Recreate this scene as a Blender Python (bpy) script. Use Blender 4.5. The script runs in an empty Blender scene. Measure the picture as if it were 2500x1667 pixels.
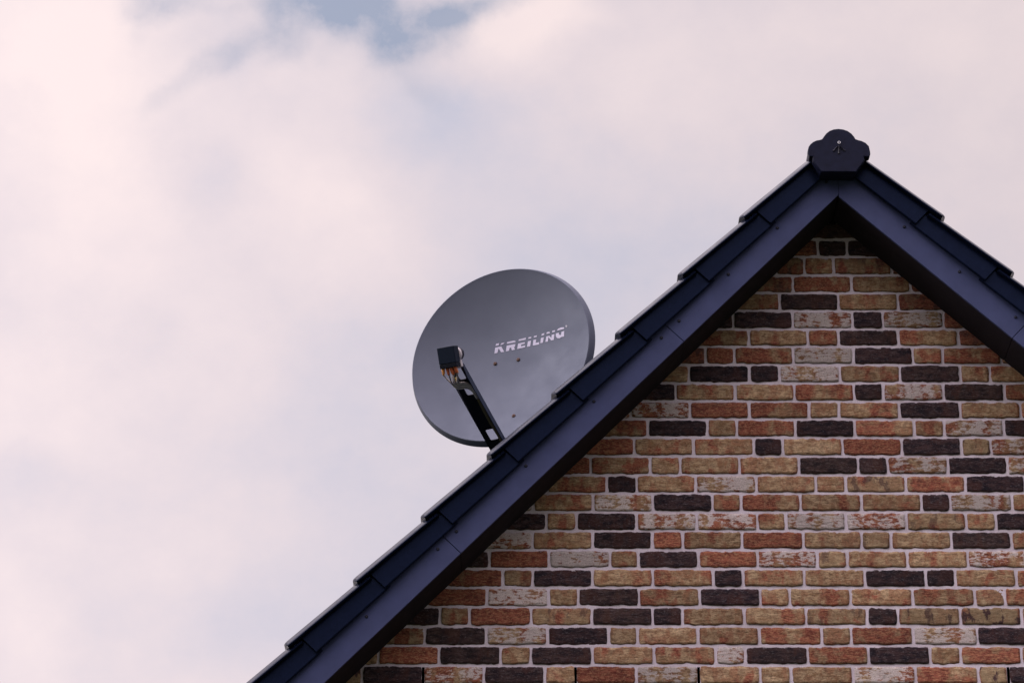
import bpy, math, random
from mathutils import Vector, Matrix

S = bpy.context.scene
COL = S.collection

# ------------------------------------------------------------------ camera
Z0 = 7.277                       # height of the brick datum above the ground
cam_d = bpy.data.cameras.new("camera")
cam = bpy.data.objects.new("camera", cam_d); COL.objects.link(cam)
cam.location = (-1.2036, -11.8328, Z0 - 5.6769)
cam.rotation_euler = (math.radians(90 + 23.7295), 0, 0)
cam_d.sensor_width = 36.0
cam_d.lens = 7399.13 / 2500 * 36
cam_d.clip_start = 0.1; cam_d.clip_end = 3000
S.camera = cam

# ------------------------------------------------------------------ exposure
S.view_settings.view_transform = 'Standard'
S.view_settings.look = 'None'
S.view_settings.exposure = 0.0
S.view_settings.gamma = 1.0

# ------------------------------------------------------------------ light and sky
SUN_DIR = Vector((-0.84, -0.17, 0.53)).normalized()       # towards the sun, which is veiled by cloud
sun_d = bpy.data.lights.new("sun", 'SUN'); sun_d.energy = 1.5; sun_d.angle = math.radians(18)
sun_d.color = (1.0, 0.93, 0.86)
sun = bpy.data.objects.new("sun", sun_d); COL.objects.link(sun)
sun.location = (-6, -6, 20)
sun.rotation_euler = SUN_DIR.to_track_quat('Z', 'Y').to_euler()

W = bpy.data.worlds.new("World"); S.world = W; W.use_nodes = True
nt = W.node_tree
for n in list(nt.nodes): nt.nodes.remove(n)


class NT:
    def __init__(s, tree): s.t = tree
    def n(s, typ, ins=None, **props):
        nd = s.t.nodes.new(typ)
        for k, v in props.items(): setattr(nd, k, v)
        for k, v in (ins or {}).items():
            sock = nd.inputs[k]
            if isinstance(v, bpy.types.NodeSocket): s.t.links.new(v, sock)
            else: sock.default_value = v
        return nd
    def math(s, op, a, b=0.0, clamp=False):
        nd = s.n('ShaderNodeMath', {0: a, 1: b}, operation=op, use_clamp=clamp); return nd.outputs[0]
    def vec(s, op, a, b=(0, 0, 0)):
        nd = s.n('ShaderNodeVectorMath', {0: a, 1: b}, operation=op)
        return nd.outputs['Value'] if op in ('DOT_PRODUCT', 'LENGTH') else nd.outputs[0]
    def mix(s, f, a, b, blend='MIX'):
        nd = s.n('ShaderNodeMix', data_type='RGBA', blend_type=blend)
        for i, v in ((0, f), (6, a), (7, b)):
            if isinstance(v, bpy.types.NodeSocket): s.t.links.new(v, nd.inputs[i])
            else: nd.inputs[i].default_value = v if i == 0 or len(v) == 4 else (*v, 1)
        return nd.outputs[2]
    def mr(s, v, a, b, c=0.0, d=1.0, smooth=False):
        nd = s.n('ShaderNodeMapRange', {'Value': v, 'From Min': a, 'From Max': b, 'To Min': c, 'To Max': d})
        if smooth: nd.interpolation_type = 'SMOOTHSTEP'
        return nd.outputs[0]
    def noise(s, v, scale, detail=4, rough=0.5, dim='3D', w=None):
        nd = s.n('ShaderNodeTexNoise', noise_dimensions=dim)
        s.t.links.new(v, nd.inputs['Vector'])
        nd.inputs['Scale'].default_value = scale; nd.inputs['Detail'].default_value = detail
        nd.inputs['Roughness'].default_value = rough
        if w is not None: s.t.links.new(w, nd.inputs['W'])
        return nd


k = NT(nt)
dirn = k.n('ShaderNodeTexCoord').outputs['Generated']
# a frame fixed to the patch of sky that stands over the gable
E = math.radians(23.7295)
fw = (0, math.cos(E), math.sin(E)); up = (0, -math.sin(E), math.cos(E))
dw = k.math('MAXIMUM', k.vec('DOT_PRODUCT', dirn, fw), 0.02)
uu = k.math('DIVIDE', k.vec('DOT_PRODUCT', dirn, (1, 0, 0)), dw)
vv = k.math('DIVIDE', k.vec('DOT_PRODUCT', dirn, up), dw)
uv = k.n('ShaderNodeCombineXYZ', {0: uu, 1: vv}).outputs[0]
# cloud edges are ragged: warp by fractal noise
wn = k.noise(dirn, 16, 7, 0.58)
warp = k.vec('SUBTRACT', wn.outputs['Color'], (0.5, 0.5, 0.5))
wn2 = k.noise(dirn, 70, 5, 0.6)
warp2 = k.vec('SUBTRACT', wn2.outputs['Color'], (0.5, 0.5, 0.5))
ws = k.n('ShaderNodeVectorMath', {0: warp, 'Scale': 0.018}, operation='SCALE').outputs[0]
ws2 = k.n('ShaderNodeVectorMath', {0: warp2, 'Scale': 0.008}, operation='SCALE').outputs[0]
uvw = k.vec('ADD', k.vec('ADD', uv, ws), ws2)


def blob(px, py, rx, ry, rot, amt):
    f = 7399.13
    mp = k.n('ShaderNodeMapping', {'Vector': uvw, 'Location': ((px - 1250) / f, (833.5 - py) / f, 0),
                                   'Rotation': (0, 0, math.radians(rot)), 'Scale': (rx / f, ry / f, 1)}, vector_type='TEXTURE')
    nd = k.n('ShaderNodeVectorMath', {0: mp.outputs[0]}, operation='LENGTH')
    return k.mr(nd.outputs['Value'], 0.0, 1.7, amt, 0.0, smooth=True)


def total(lst, base):
    acc = base
    for b in lst: acc = k.math('ADD', acc, blob(*b))
    return acc

light_blobs = [
 (230, 340, 230, 340, 0, .42), (60, 60, 300, 230, 0, .35), (800, 500, 260, 170, -30, .28), (1230, 80, 210, 110, 20, .50),
 (800, 190, 190, 70, 5, .15), (2450, 60, 450, 140, 0, .30), (1300, 20, 260, 60, 0, .2), (80, 950, 200, 260, 0, .18), (30, 1500, 120, 200, 0, .22),
 (460, 700, 250, 120, -20, .12), (1750, 160, 400, 150, 0, .08), (450, 1400, 220, 90, 0, .06),
 (1450, 720, 380, 260, 10, -.42), (1080, 240, 150, 130, -40, -.34), (1180, 400, 240, 190, 0, -.22), (1000, 1230, 330, 380, 0, -.30),
 (700, 1530, 330, 130, 0, -.26), (60, 1180, 130, 70, 0, -.20), (500, 410, 130, 90, -20, -.26), (1500, 15, 60, 30, 0, -.14), (60, 230, 70, 60, 0, -.12),
 (950, 900, 260, 120, 0, -.16), (1900, 560, 450, 90, 15, -.14), (650, 1050, 300, 90, 0, -.12)]
blue_blobs = [
 (790, -20, 150, 60, 0, 1.15), (900, 50, 130, 55, -25, .55), (1040, 70, 120, 60, 20, .62), (1120, 5, 190, 38, 10, .62), (680, 70, 60, 60, 50, .42),
 (560, 120, 130, 28, 32, .36), (420, 225, 75, 30, 40, .20), (960, 130, 60, 45, -30, .40), (380, 30, 80, 26, 10, .42), (480, 15, 140, 22, 0, .25),
 (1035, 215, 60, 40, -50, .24), (600, 70, 230, 80, 10, .16), (950, 90, 230, 110, 0, .26), (330, 70, 30, 40, 0, .14)]
m = total(light_blobs, 0.50)
fine = k.noise(k.vec('MULTIPLY', dirn, (1.0, 1.0, 1.6)), 15, 7, 0.6)
m = k.math('ADD', m, k.mr(fine.outputs[0], 0.3, 0.7, -0.12, 0.12))
fine2 = k.noise(dirn, 60, 5, 0.6)
m = k.math('ADD', m, k.mr(fine2.outputs[0], 0.3, 0.7, -0.06, 0.06))
m = k.math('MAXIMUM', k.math('MINIMUM', m, 1.0), 0.0)
lilac = (0.600, 0.585, 0.690)
mid = (0.785, 0.688, 0.730)
bright = (0.945, 0.800, 0.800)
c1 = k.mix(k.mr(m, 0.0, 0.5), lilac, mid)
c2 = k.mix(k.mr(m, 0.5, 1.0), c1, bright)
# the clear gap: real sky seen between the clouds
sky = k.n('ShaderNodeTexSky', sky_type='NISHITA', sun_disc=False)
sky.sun_elevation = math.asin(SUN_DIR.z)
sky.sun_rotation = math.atan2(SUN_DIR.x, SUN_DIR.y)
sky.air_density = 1.0; sky.dust_density = 1.0; sky.ozone_density = 1.5
b = total(blue_blobs, 0.0)
wisps = k.noise(dirn, 55, 6, 0.6)
b = k.math('MULTIPLY', b, k.mr(wisps.outputs[0], 0.30, 0.66, 1.25, 0.55))
b = k.math('MINIMUM', b, 1.0)
cl = k.n('ShaderNodeVectorMath', {0: c2, 'Scale': 10.0}, operation='SCALE').outputs[0]
gap = k.mix(0.75, k.n('ShaderNodeVectorMath', {0: sky.outputs[0], 'Scale': 0.75}, operation='SCALE').outputs[0], (3.1, 4.0, 5.7))
fin = k.mix(k.math('MULTIPLY', b, 0.78), cl, gap)
# the whole dome: away from this patch the cloud stays a plain veil, dimmer near the horizon
sd = k.n('ShaderNodeSeparateXYZ', {0: dirn})
low = k.mr(sd.outputs[2], 0.12, 0.95, 0.14, 4.0)          # thick cloud: darker low down behind the camera, brighter overhead
frt = k.mr(sd.outputs[2], 0.55, 0.95, 1.0, 4.0)
fac = k.math('ADD', low, k.math('MULTIPLY', k.mr(sd.outputs[1], -0.25, 0.45, smooth=True), k.math('SUBTRACT', frt, low)))
fac = k.math('MULTIPLY', fac, k.mr(sd.outputs[0], -0.9, 0.9, 1.45, 0.55))      # more light on the side of the veiled sun
fin = k.n('ShaderNodeVectorMath', {0: fin, 'Scale': fac}, operation='SCALE').outputs[0]
bg = k.n('ShaderNodeBackground', {'Color': fin, 'Strength': 0.1})
wo = k.n('ShaderNodeOutputWorld')
nt.links.new(bg.outputs[0], wo.inputs[0])

# ------------------------------------------------------------------ helpers
def mat(name, color, rough=0.6, spec=0.5, metal=0.0, bump=0.0, bscale=200, var=0.0, vscale=30, coat=0.0):
    m = bpy.data.materials.new(name); m.use_nodes = True
    t = m.node_tree; q = NT(t); p = t.nodes['Principled BSDF']
    p.inputs['Roughness'].default_value = rough; p.inputs['Metallic'].default_value = metal
    p.inputs['Specular IOR Level'].default_value = spec
    p.inputs['Coat Weight'].default_value = coat
    pos = q.n('ShaderNodeTexCoord').outputs['Object']
    if var:
        n1 = q.noise(pos, vscale, 5, 0.6)
        f = q.mr(n1.outputs[0], 0.3, 0.7, 1 - var, 1 + var)
        c = q.n('ShaderNodeVectorMath', {0: color, 'Scale': f}, operation='SCALE').outputs[0]
        t.links.new(c, p.inputs['Base Color'])
        r = q.mr(q.noise(pos, vscale * 0.6, 4, 0.6).outputs[0], 0.3, 0.7, max(rough - 0.08, 0.02), min(rough + 0.1, 1))
        t.links.new(r, p.inputs['Roughness'])
    else:
        p.inputs['Base Color'].default_value = (*color, 1)
    if bump:
        n2 = q.noise(pos, bscale, 4, 0.6)
        bp = q.n('ShaderNodeBump', {'Height': n2.outputs[0], 'Strength': bump, 'Distance': 0.002})
        t.links.new(bp.outputs[0], p.inputs['Normal'])
    return m


def mesh(name, verts, faces, mats, mi=None, smooth=False):
    me = bpy.data.meshes.new(name)
    me.from_pydata([tuple(v) for v in verts], [], faces)
    for m_ in (mats if isinstance(mats, (list, tuple)) else [mats]): me.materials.append(m_)
    if mi is not None:
        for p_, i in zip(me.polygons, mi): p_.material_index = i
    if smooth: me.polygons.foreach_set('use_smooth', [True] * len(me.polygons))
    me.update()
    return me


def obj(name, me, parent=None):
    o = bpy.data.objects.new(name, me); COL.objects.link(o)
    if parent: o.parent = parent
    return o


def thing(name, loc, label, cat):
    o = bpy.data.objects.new(name, None); COL.objects.link(o)
    o.location = loc; o['label'] = label; o['category'] = cat
    return o


class MB:
    """collects shapes of one mesh"""
    def __init__(s): s.v = []; s.f = []; s.mi = []
    def add(s, v, f, mi=0):
        b_ = len(s.v); s.v += [tuple(x) for x in v]; s.f += [tuple(i + b_ for i in q) for q in f]; s.mi += [mi] * len(f)
    def prism(s, poly, a, b_, fn, mi=0):
        """poly: 2-D outline; fn(p, t) -> 3-D point, t = a or b_"""
        n = len(poly)
        v = [fn(p, a) for p in poly] + [fn(p, b_) for p in poly]
        f = [tuple(range(n))[::-1], tuple(range(n, 2 * n))] + [(i, (i + 1) % n, n + (i + 1) % n, n + i) for i in range(n)]
        s.add(v, f, mi)
    def tube(s, pts, r, n=10, mi=0, rads=None):
        pts = [Vector(p) for p in pts]; rings = []
        t = (pts[1] - pts[0]).normalized()
        a = t.orthogonal().normalized()
        for i, p in enumerate(pts):
            if i == 0: tt = pts[1] - pts[0]
            elif i == len(pts) - 1: tt = pts[-1] - pts[-2]
            else: tt = pts[i + 1] - pts[i - 1]
            tt.normalize(); a = (a - tt * a.dot(tt)).normalized(); b_ = tt.cross(a)
            rr = rads[i] if rads else r
            rings.append([p + (a * math.cos(2 * math.pi * j / n) + b_ * math.sin(2 * math.pi * j / n)) * rr for j in range(n)])
        v = [x for rg in rings for x in rg]
        f = [(i * n + j, i * n + (j + 1) % n, (i + 1) * n + (j + 1) % n, (i + 1) * n + j) for i in range(len(pts) - 1) for j in range(n)]
        f += [tuple(range(n))[::-1], tuple(range((len(pts) - 1) * n, len(pts) * n))]
        s.add(v, f, mi)
    def obj(s, name, mats, parent=None, smooth=False, bevel=0.0, seg=2):
        o = obj(name, mesh(name, s.v, s.f, mats, s.mi, smooth), parent)
        if bevel:
            m_ = o.modifiers.new('bevel', 'BEVEL'); m_.width = bevel; m_.segments = seg; m_.limit_method = 'ANGLE'; m_.angle_limit = math.radians(35)
        return o


def shade_auto(o, deg=40):
    me = o.data
    me.polygons.foreach_set('use_smooth', [True] * len(me.polygons))
    try: me.set_sharp_from_angle(angle=math.radians(deg))
    except Exception: pass

# ------------------------------------------------------------------ materials
M_fascia = mat('anthracite_cladding', (0.052, 0.064, 0.152), rough=0.6, spec=0.15, bump=0.12, bscale=900, var=0.10, vscale=14)
M_soffit = mat('shaded_soffit_cladding', (0.026, 0.022, 0.030), rough=0.7, spec=0.05, var=0.12, vscale=10)  # barge board cladding with the overhang's shade put into its colour
M_tile = mat('engobed_roof_tile', (0.0048, 0.0075, 0.022), rough=0.26, spec=0.11, bump=0.18, bscale=260, var=0.22, vscale=22)
for m_ in (M_tile,): m_.node_tree.nodes['Principled BSDF'].inputs['Specular Tint'].default_value = (0.35, 0.5, 1.0, 1)
M_cap = mat('engobed_ridge_tile', (0.009, 0.011, 0.030), rough=0.42, spec=0.09, bump=0.3, bscale=240, var=0.2, vscale=30)
M_rib = mat('pale_relief', (0.022, 0.022, 0.040), rough=0.35, spec=0.25)  # ribs a little paler than the cap
M_felt = mat('roof_underlay', (0.01, 0.01, 0.012), rough=0.9, spec=0.1)
M_screw = mat('cladding_screw_head', (0.014, 0.016, 0.034), rough=0.4, spec=0.2)
M_zinc = mat('zinc_washer', (0.62, 0.62, 0.64), rough=0.45, metal=0.3)
M_rust = mat('rusty_bolt_head', (0.085, 0.040, 0.030), rough=0.6, metal=0.2, var=0.4, vscale=160)
M_dish = mat('graphite_dish_paint', (0.118, 0.132, 0.185), rough=0.66, spec=0.35, metal=0.30, bump=0.05, bscale=700, var=0.03, vscale=9)
M_letter = mat('pale_lettering', (0.50, 0.48, 0.64), rough=0.6)
M_letter2 = mat('faded_lettering', (0.36, 0.36, 0.44), rough=0.5)
M_armd = mat('shaded_feed_arm', (0.007, 0.008, 0.013), rough=0.45, spec=0.15, var=0.2, vscale=30)  # shade on the arm's underside put into the colour
M_armb = mat('lit_arm_flange', (0.022, 0.032, 0.065), rough=0.45, spec=0.3, var=0.2, vscale=30)  # same channel as the web, its sky-lit blue put into the colour
M_lnb = mat('navy_converter_plastic', (0.010, 0.016, 0.032), rough=0.5, spec=0.12)
M_lnb2 = mat('dark_converter_foot', (0.008, 0.010, 0.018), rough=0.5, spec=0.12)
M_horn = mat('feed_horn_cap', (0.010, 0.012, 0.028), rough=0.4, spec=0.2)
M_clamp = mat('pale_grey_clamp', (0.62, 0.57, 0.60), rough=0.55)
M_orange = mat('orange_boot', (0.80, 0.34, 0.08), rough=0.5, var=0.25, vscale=120)
M_red = mat('red_brown_boot', (0.52, 0.12, 0.045), rough=0.5, var=0.25, vscale=120)
M_yellow = mat('yellow_boot', (0.80, 0.60, 0.12), rough=0.5)
M_cable = mat('pale_grey_cable', (0.78, 0.72, 0.70), rough=0.5, var=0.15, vscale=60)
M_cable3 = mat('grey_cable', (0.42, 0.37, 0.36), rough=0.5)
M_cable2 = mat('olive_cable', (0.16, 0.13, 0.06), rough=0.5)
M_mast = mat('galvanised_mast', (0.35, 0.36, 0.38), rough=0.45, metal=0.6, var=0.15, vscale=20)
M_slot_shade = mat('open_joint_and_peak_shade', (0.006, 0.006, 0.006), rough=1, spec=0.0)  # dark of the open joints, also painted shade at the gable peak
M_grass = mat('grass', (0.040, 0.048, 0.026), rough=0.9, spec=0.1, var=0.4, vscale=0.6)

# mortar
M_mortar = bpy.data.materials.new('mortar'); M_mortar.use_nodes = True
q = NT(M_mortar.node_tree); P = M_mortar.node_tree.nodes['Principled BSDF']
pos = q.n('ShaderNodeTexCoord').outputs['Object']
n1 = q.noise(pos, 3.0, 5, 0.6); n2 = q.noise(pos, 220, 4, 0.7)
mc = q.mix(q.mr(n1.outputs[0], 0.35, 0.65), (0.61, 0.545, 0.63), (0.76, 0.69, 0.79))
mc = q.mix(q.mr(n2.outputs[0], 0.42, 0.68, 0.0, 0.45), mc, (0.34, 0.29, 0.31))
mc = q.mix(q.mr(q.noise(pos, 14, 5, 0.65).outputs[0], 0.50, 0.68, 0.0, 0.35), mc, (0.40, 0.33, 0.33))
M_mortar.node_tree.links.new(mc, P.inputs['Base Color']); P.inputs['Roughness'].default_value = 0.95
P.inputs['Specular IOR Level'].default_value = 0.1
bp = q.n('ShaderNodeBump', {'Height': q.noise(pos, 260, 5, 0.7).outputs[0], 'Strength': 0.55, 'Distance': 0.004})
M_mortar.node_tree.links.new(bp.outputs[0], P.inputs['Normal'])

# bricks: one material, each brick carries its own burn / red / bloom amounts and seed
M_brick = bpy.data.materials.new('mottled_brick'); M_brick.use_nodes = True
q = NT(M_brick.node_tree); P = M_brick.node_tree.nodes['Principled BSDF']
L = M_brick.node_tree.links
pos = q.n('ShaderNodeTexCoord').outputs['Object']
att = q.n('ShaderNodeAttribute', attribute_name='brick_tone')
att2 = q.n('ShaderNodeAttribute', attribute_name='brick_seed')
sep = q.n('ShaderNodeSeparateColor', {0: att.outputs['Color']})
dark, red, white = sep.outputs[0], sep.outputs[1], sep.outputs[2]
sep2 = q.n('ShaderNodeSeparateColor', {0: att2.outputs['Color']})
seed, patch, edge = sep2.outputs[0], sep2.outputs[1], sep2.outputs[2]
off = q.n('ShaderNodeVectorMath', {0: (37.0, 11.0, 53.0), 'Scale': seed}, operation='SCALE').outputs[0]
pp = q.vec('ADD', pos, off)
pst = q.vec('MULTIPLY', pp, (1.0, 1.0, 0.55))        # fire marks run down the face of the brick
psq = q.vec('MULTIPLY', pp, (0.6, 1.0, 1.5))
big = q.noise(pst, 15, 4, 0.55); med = q.noise(psq, 34, 6, 0.65); fin_ = q.noise(pp, 300, 4, 0.75); spk = q.noise(psq, 130, 5, 0.72); mot = q.noise(psq, 62, 6, 0.68)
crk = q.noise(q.vec('MULTIPLY', pp, (0.45, 1.0, 1.6)), 75, 6, 0.75)
tan = q.mix(q.mr(med.outputs[0], 0.40, 0.60), (0.350, 0.205, 0.112), (0.660, 0.475, 0.300))
tan = q.mix(q.mr(q.noise(pp, 52, 4, 0.6).outputs[0], 0.50, 0.60, 0.0, 0.65), tan, (0.62, 0.46, 0.29))
tan = q.mix(q.mr(q.noise(pst, 26, 5, 0.6).outputs[0], 0.49, 0.58, 0.0, 0.75), tan, (0.40, 0.185, 0.105))
tan = q.mix(q.mr(mot.outputs[0], 0.49, 0.42, 0.0, 0.55), tan, (0.200, 0.115, 0.075))
tan = q.mix(q.mr(spk.outputs[0], 0.37, 0.49, 0.75, 0.0), tan, (0.18, 0.085, 0.050))
olive = q.mix(q.math('MULTIPLY', patch, 0.5), tan, (0.34, 0.26, 0.16))
redc = q.mix(q.mr(med.outputs[0], 0.41, 0.59), (0.19, 0.048, 0.038), (0.37, 0.115, 0.075))
redc = q.mix(q.mr(mot.outputs[0], 0.48, 0.42, 0.0, 0.55), redc, (0.12, 0.040, 0.034))
redc = q.mix(q.mr(spk.outputs[0], 0.49, 0.57, 0.0, 0.75), redc, (0.52, 0.25, 0.14))
rth = q.math('SUBTRACT', 0.68, q.math('MULTIPLY', red, 0.34))
rm = q.math('ADD', q.math('MULTIPLY', big.outputs[0], 0.75), q.math('MULTIPLY', med.outputs[0], 0.25))
rmask = q.mr(q.math('SUBTRACT', rm, rth), -0.045, 0.055, smooth=True)
# ends and lower arris take more fire
emask = q.math('MULTIPLY', q.mr(q.math('ADD', edge, q.math('MULTIPLY', q.math('SUBTRACT', big.outputs[0], 0.5), 2.2)), 0.75, 1.05, smooth=True), 0.65)
rmask = q.math('MAXIMUM', rmask, emask)
c = q.mix(rmask, olive, redc)
# dark purple fire patches on some
pm = q.math('MULTIPLY', q.mr(q.noise(pst, 22, 4, 0.6).outputs[0], 0.53, 0.60, smooth=True), patch)
c = q.mix(q.math('MULTIPLY', pm, 0.85), c, (0.085, 0.045, 0.050))
# bloom of lime on the pale ones
wm = q.math('ADD', q.math('MULTIPLY', q.noise(pst, 19, 3, 0.5).outputs[0], 0.40), q.math('MULTIPLY', mot.outputs[0], 0.60))
wth = q.math('SUBTRACT', 0.80, q.math('MULTIPLY', white, 0.335))
wmask = q.mr(q.math('SUBTRACT', wm, wth), -0.020, 0.028, smooth=True)
c = q.mix(q.math('MULTIPLY', wmask, 0.90), c, q.mix(q.mr(fin_.outputs[0], 0.35, 0.65), (0.52, 0.44, 0.43), (0.80, 0.74, 0.75)))
# burnt bricks
dk = q.mix(q.mr(med.outputs[0], 0.40, 0.60), (0.013, 0.010, 0.018), (0.062, 0.034, 0.038))
dk = q.mix(q.mr(mot.outputs[0], 0.54, 0.64, 0, 0.45), dk, (0.14, 0.10, 0.11))
dk = q.mix(q.math('MULTIPLY', q.mr(big.outputs[0], 0.52, 0.62, smooth=True), 0.55), dk, (0.075, 0.030, 0.026))
dk = q.mix(q.mr(spk.outputs[0], 0.57, 0.66, 0, 0.6), dk, (0.22, 0.19, 0.21))
dk = q.mix(q.math('MULTIPLY', q.mr(crk.outputs[0], 0.60, 0.68), 0.35), dk, (0.30, 0.27, 0.30))
c = q.mix(dark, c, dk)
# sand-struck grain, pits and drag cracks
c = q.mix(q.mr(fin_.outputs[0], 0.44, 0.33, 0.0, 0.55), c, (0.05, 0.028, 0.018))
c = q.mix(q.mr(fin_.outputs[0], 0.57, 0.68, 0.0, 0.45), c, q.mix(dark, (0.70, 0.52, 0.32), (0.16, 0.12, 0.13)))
c = q.mix(q.mr(crk.outputs[0], 0.41, 0.34, 0.0, 0.75), c, (0.045, 0.024, 0.018))
# thin dark rim, heaviest below, where the brick's shadow line is painted in
c = q.mix(q.mr(q.math('ADD', att.outputs['Alpha'], q.math('MULTIPLY', q.math('SUBTRACT', med.outputs[0], 0.5), 0.9)), 0.55, 1.0, 0.0, 0.55), c, (0.075, 0.038, 0.028))
L.new(c, P.inputs['Base Color']); P.inputs['Roughness'].default_value = 0.85; P.inputs['Specular IOR Level'].default_value = 0.18
hsum = q.math('ADD', q.math('MULTIPLY', crk.outputs[0], 1.3), q.math('MULTIPLY', fin_.outputs[0], 0.6))
# mortar dragged over the upper arris, and each brick a little lighter or darker
smear = q.mr(q.math('ADD', att2.outputs['Alpha'], q.math('MULTIPLY', q.math('SUBTRACT', q.noise(psq, 60, 4, 0.6).outputs[0], 0.5), 2.4)), 0.95, 1.12, smooth=True)
c = q.mix(q.math('MULTIPLY', smear, 0.85), c, (0.60, 0.55, 0.60))
shade = q.mr(q.math('FRACT', q.math('MULTIPLY', seed, 7.31)), 0.0, 1.0, 0.76, 1.16)
c = q.n('ShaderNodeVectorMath', {0: c, 'Scale': shade}, operation='SCALE').outputs[0]
L.new(c, P.inputs['Base Color'])
bp = q.n('ShaderNodeBump', {'Height': hsum, 'Strength': 0.9, 'Distance': 0.009})
L.new(bp.outputs[0], P.inputs['Normal'])

# brickwork of the walls that only other views reach
M_side = bpy.data.materials.new('side_brickwork'); M_side.use_nodes = True
q = NT(M_side.node_tree); P = M_side.node_tree.nodes['Principled BSDF']
pos = q.n('ShaderNodeTexCoord').outputs['Object']
sw = q.n('ShaderNodeSeparateXYZ', {0: pos})
v2 = q.n('ShaderNodeCombineXYZ', {0: q.math('ADD', sw.outputs[0], sw.outputs[1]), 1: sw.outputs[2]}).outputs[0]
bt = q.n('ShaderNodeTexBrick', {'Vector': v2, 'Color1': (0.48, 0.30, 0.14, 1), 'Color2': (0.10, 0.05, 0.045, 1), 'Mortar': (0.45, 0.41, 0.46, 1),
                                'Scale': 1.0, 'Mortar Size': 0.008, 'Brick Width': 0.25, 'Row Height': 0.0835, 'Bias': -0.3})
cs = q.mix(q.mr(q.noise(pos, 20, 5, 0.6).outputs[0], 0.4, 0.65, 0, 0.5), bt.outputs[0], (0.3, 0.1, 0.05), 'MULTIPLY')
M_side.node_tree.links.new(cs, P.inputs['Base Color']); P.inputs['Roughness'].default_value = 0.9

# ------------------------------------------------------------------ ground
g = MB(); g.add([(-400, -400, 0), (400, -400, 0), (400, 400, 0), (-400, 400, 0)], [(0, 1, 2, 3)])
go = g.obj('ground', M_grass); go['kind'] = 'structure'

# ------------------------------------------------------------------ house geometry
AX, AZ = 0.1913, 0.0903           # foot of the barge boards at the gable peak (relative to Z0)
aL, aR = math.radians(45.33), math.radians(43.4)
YF = -0.24                        # face of the barge boards
SLOPE = 6.1
house = thing('brick_house', (AX, 0, 0), 'gabled brick house in mottled tan, red and near black brick with dark tiled verge', 'house')


def W3(x, y, z):                  # datum coordinates -> coordinates relative to the house root
    return (x - AX, y, z + Z0)


def sh(side, s, h, y):            # s down the slope, h square to it
    a = aL if side < 0 else aR
    return W3(AX + side * (s * math.cos(a) + h * math.sin(a)), y, AZ - s * math.sin(a) + h * math.cos(a))


def xline(side, z, h):            # x of the line at height h square to the slope, at level z
    a = aL if side < 0 else aR
    # z = AZ - s sin + h cos
    s_ = (AZ + h * math.cos(a) - z) / math.sin(a)
    return AX + side * (s_ * math.cos(a) + h * math.sin(a))

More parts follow.
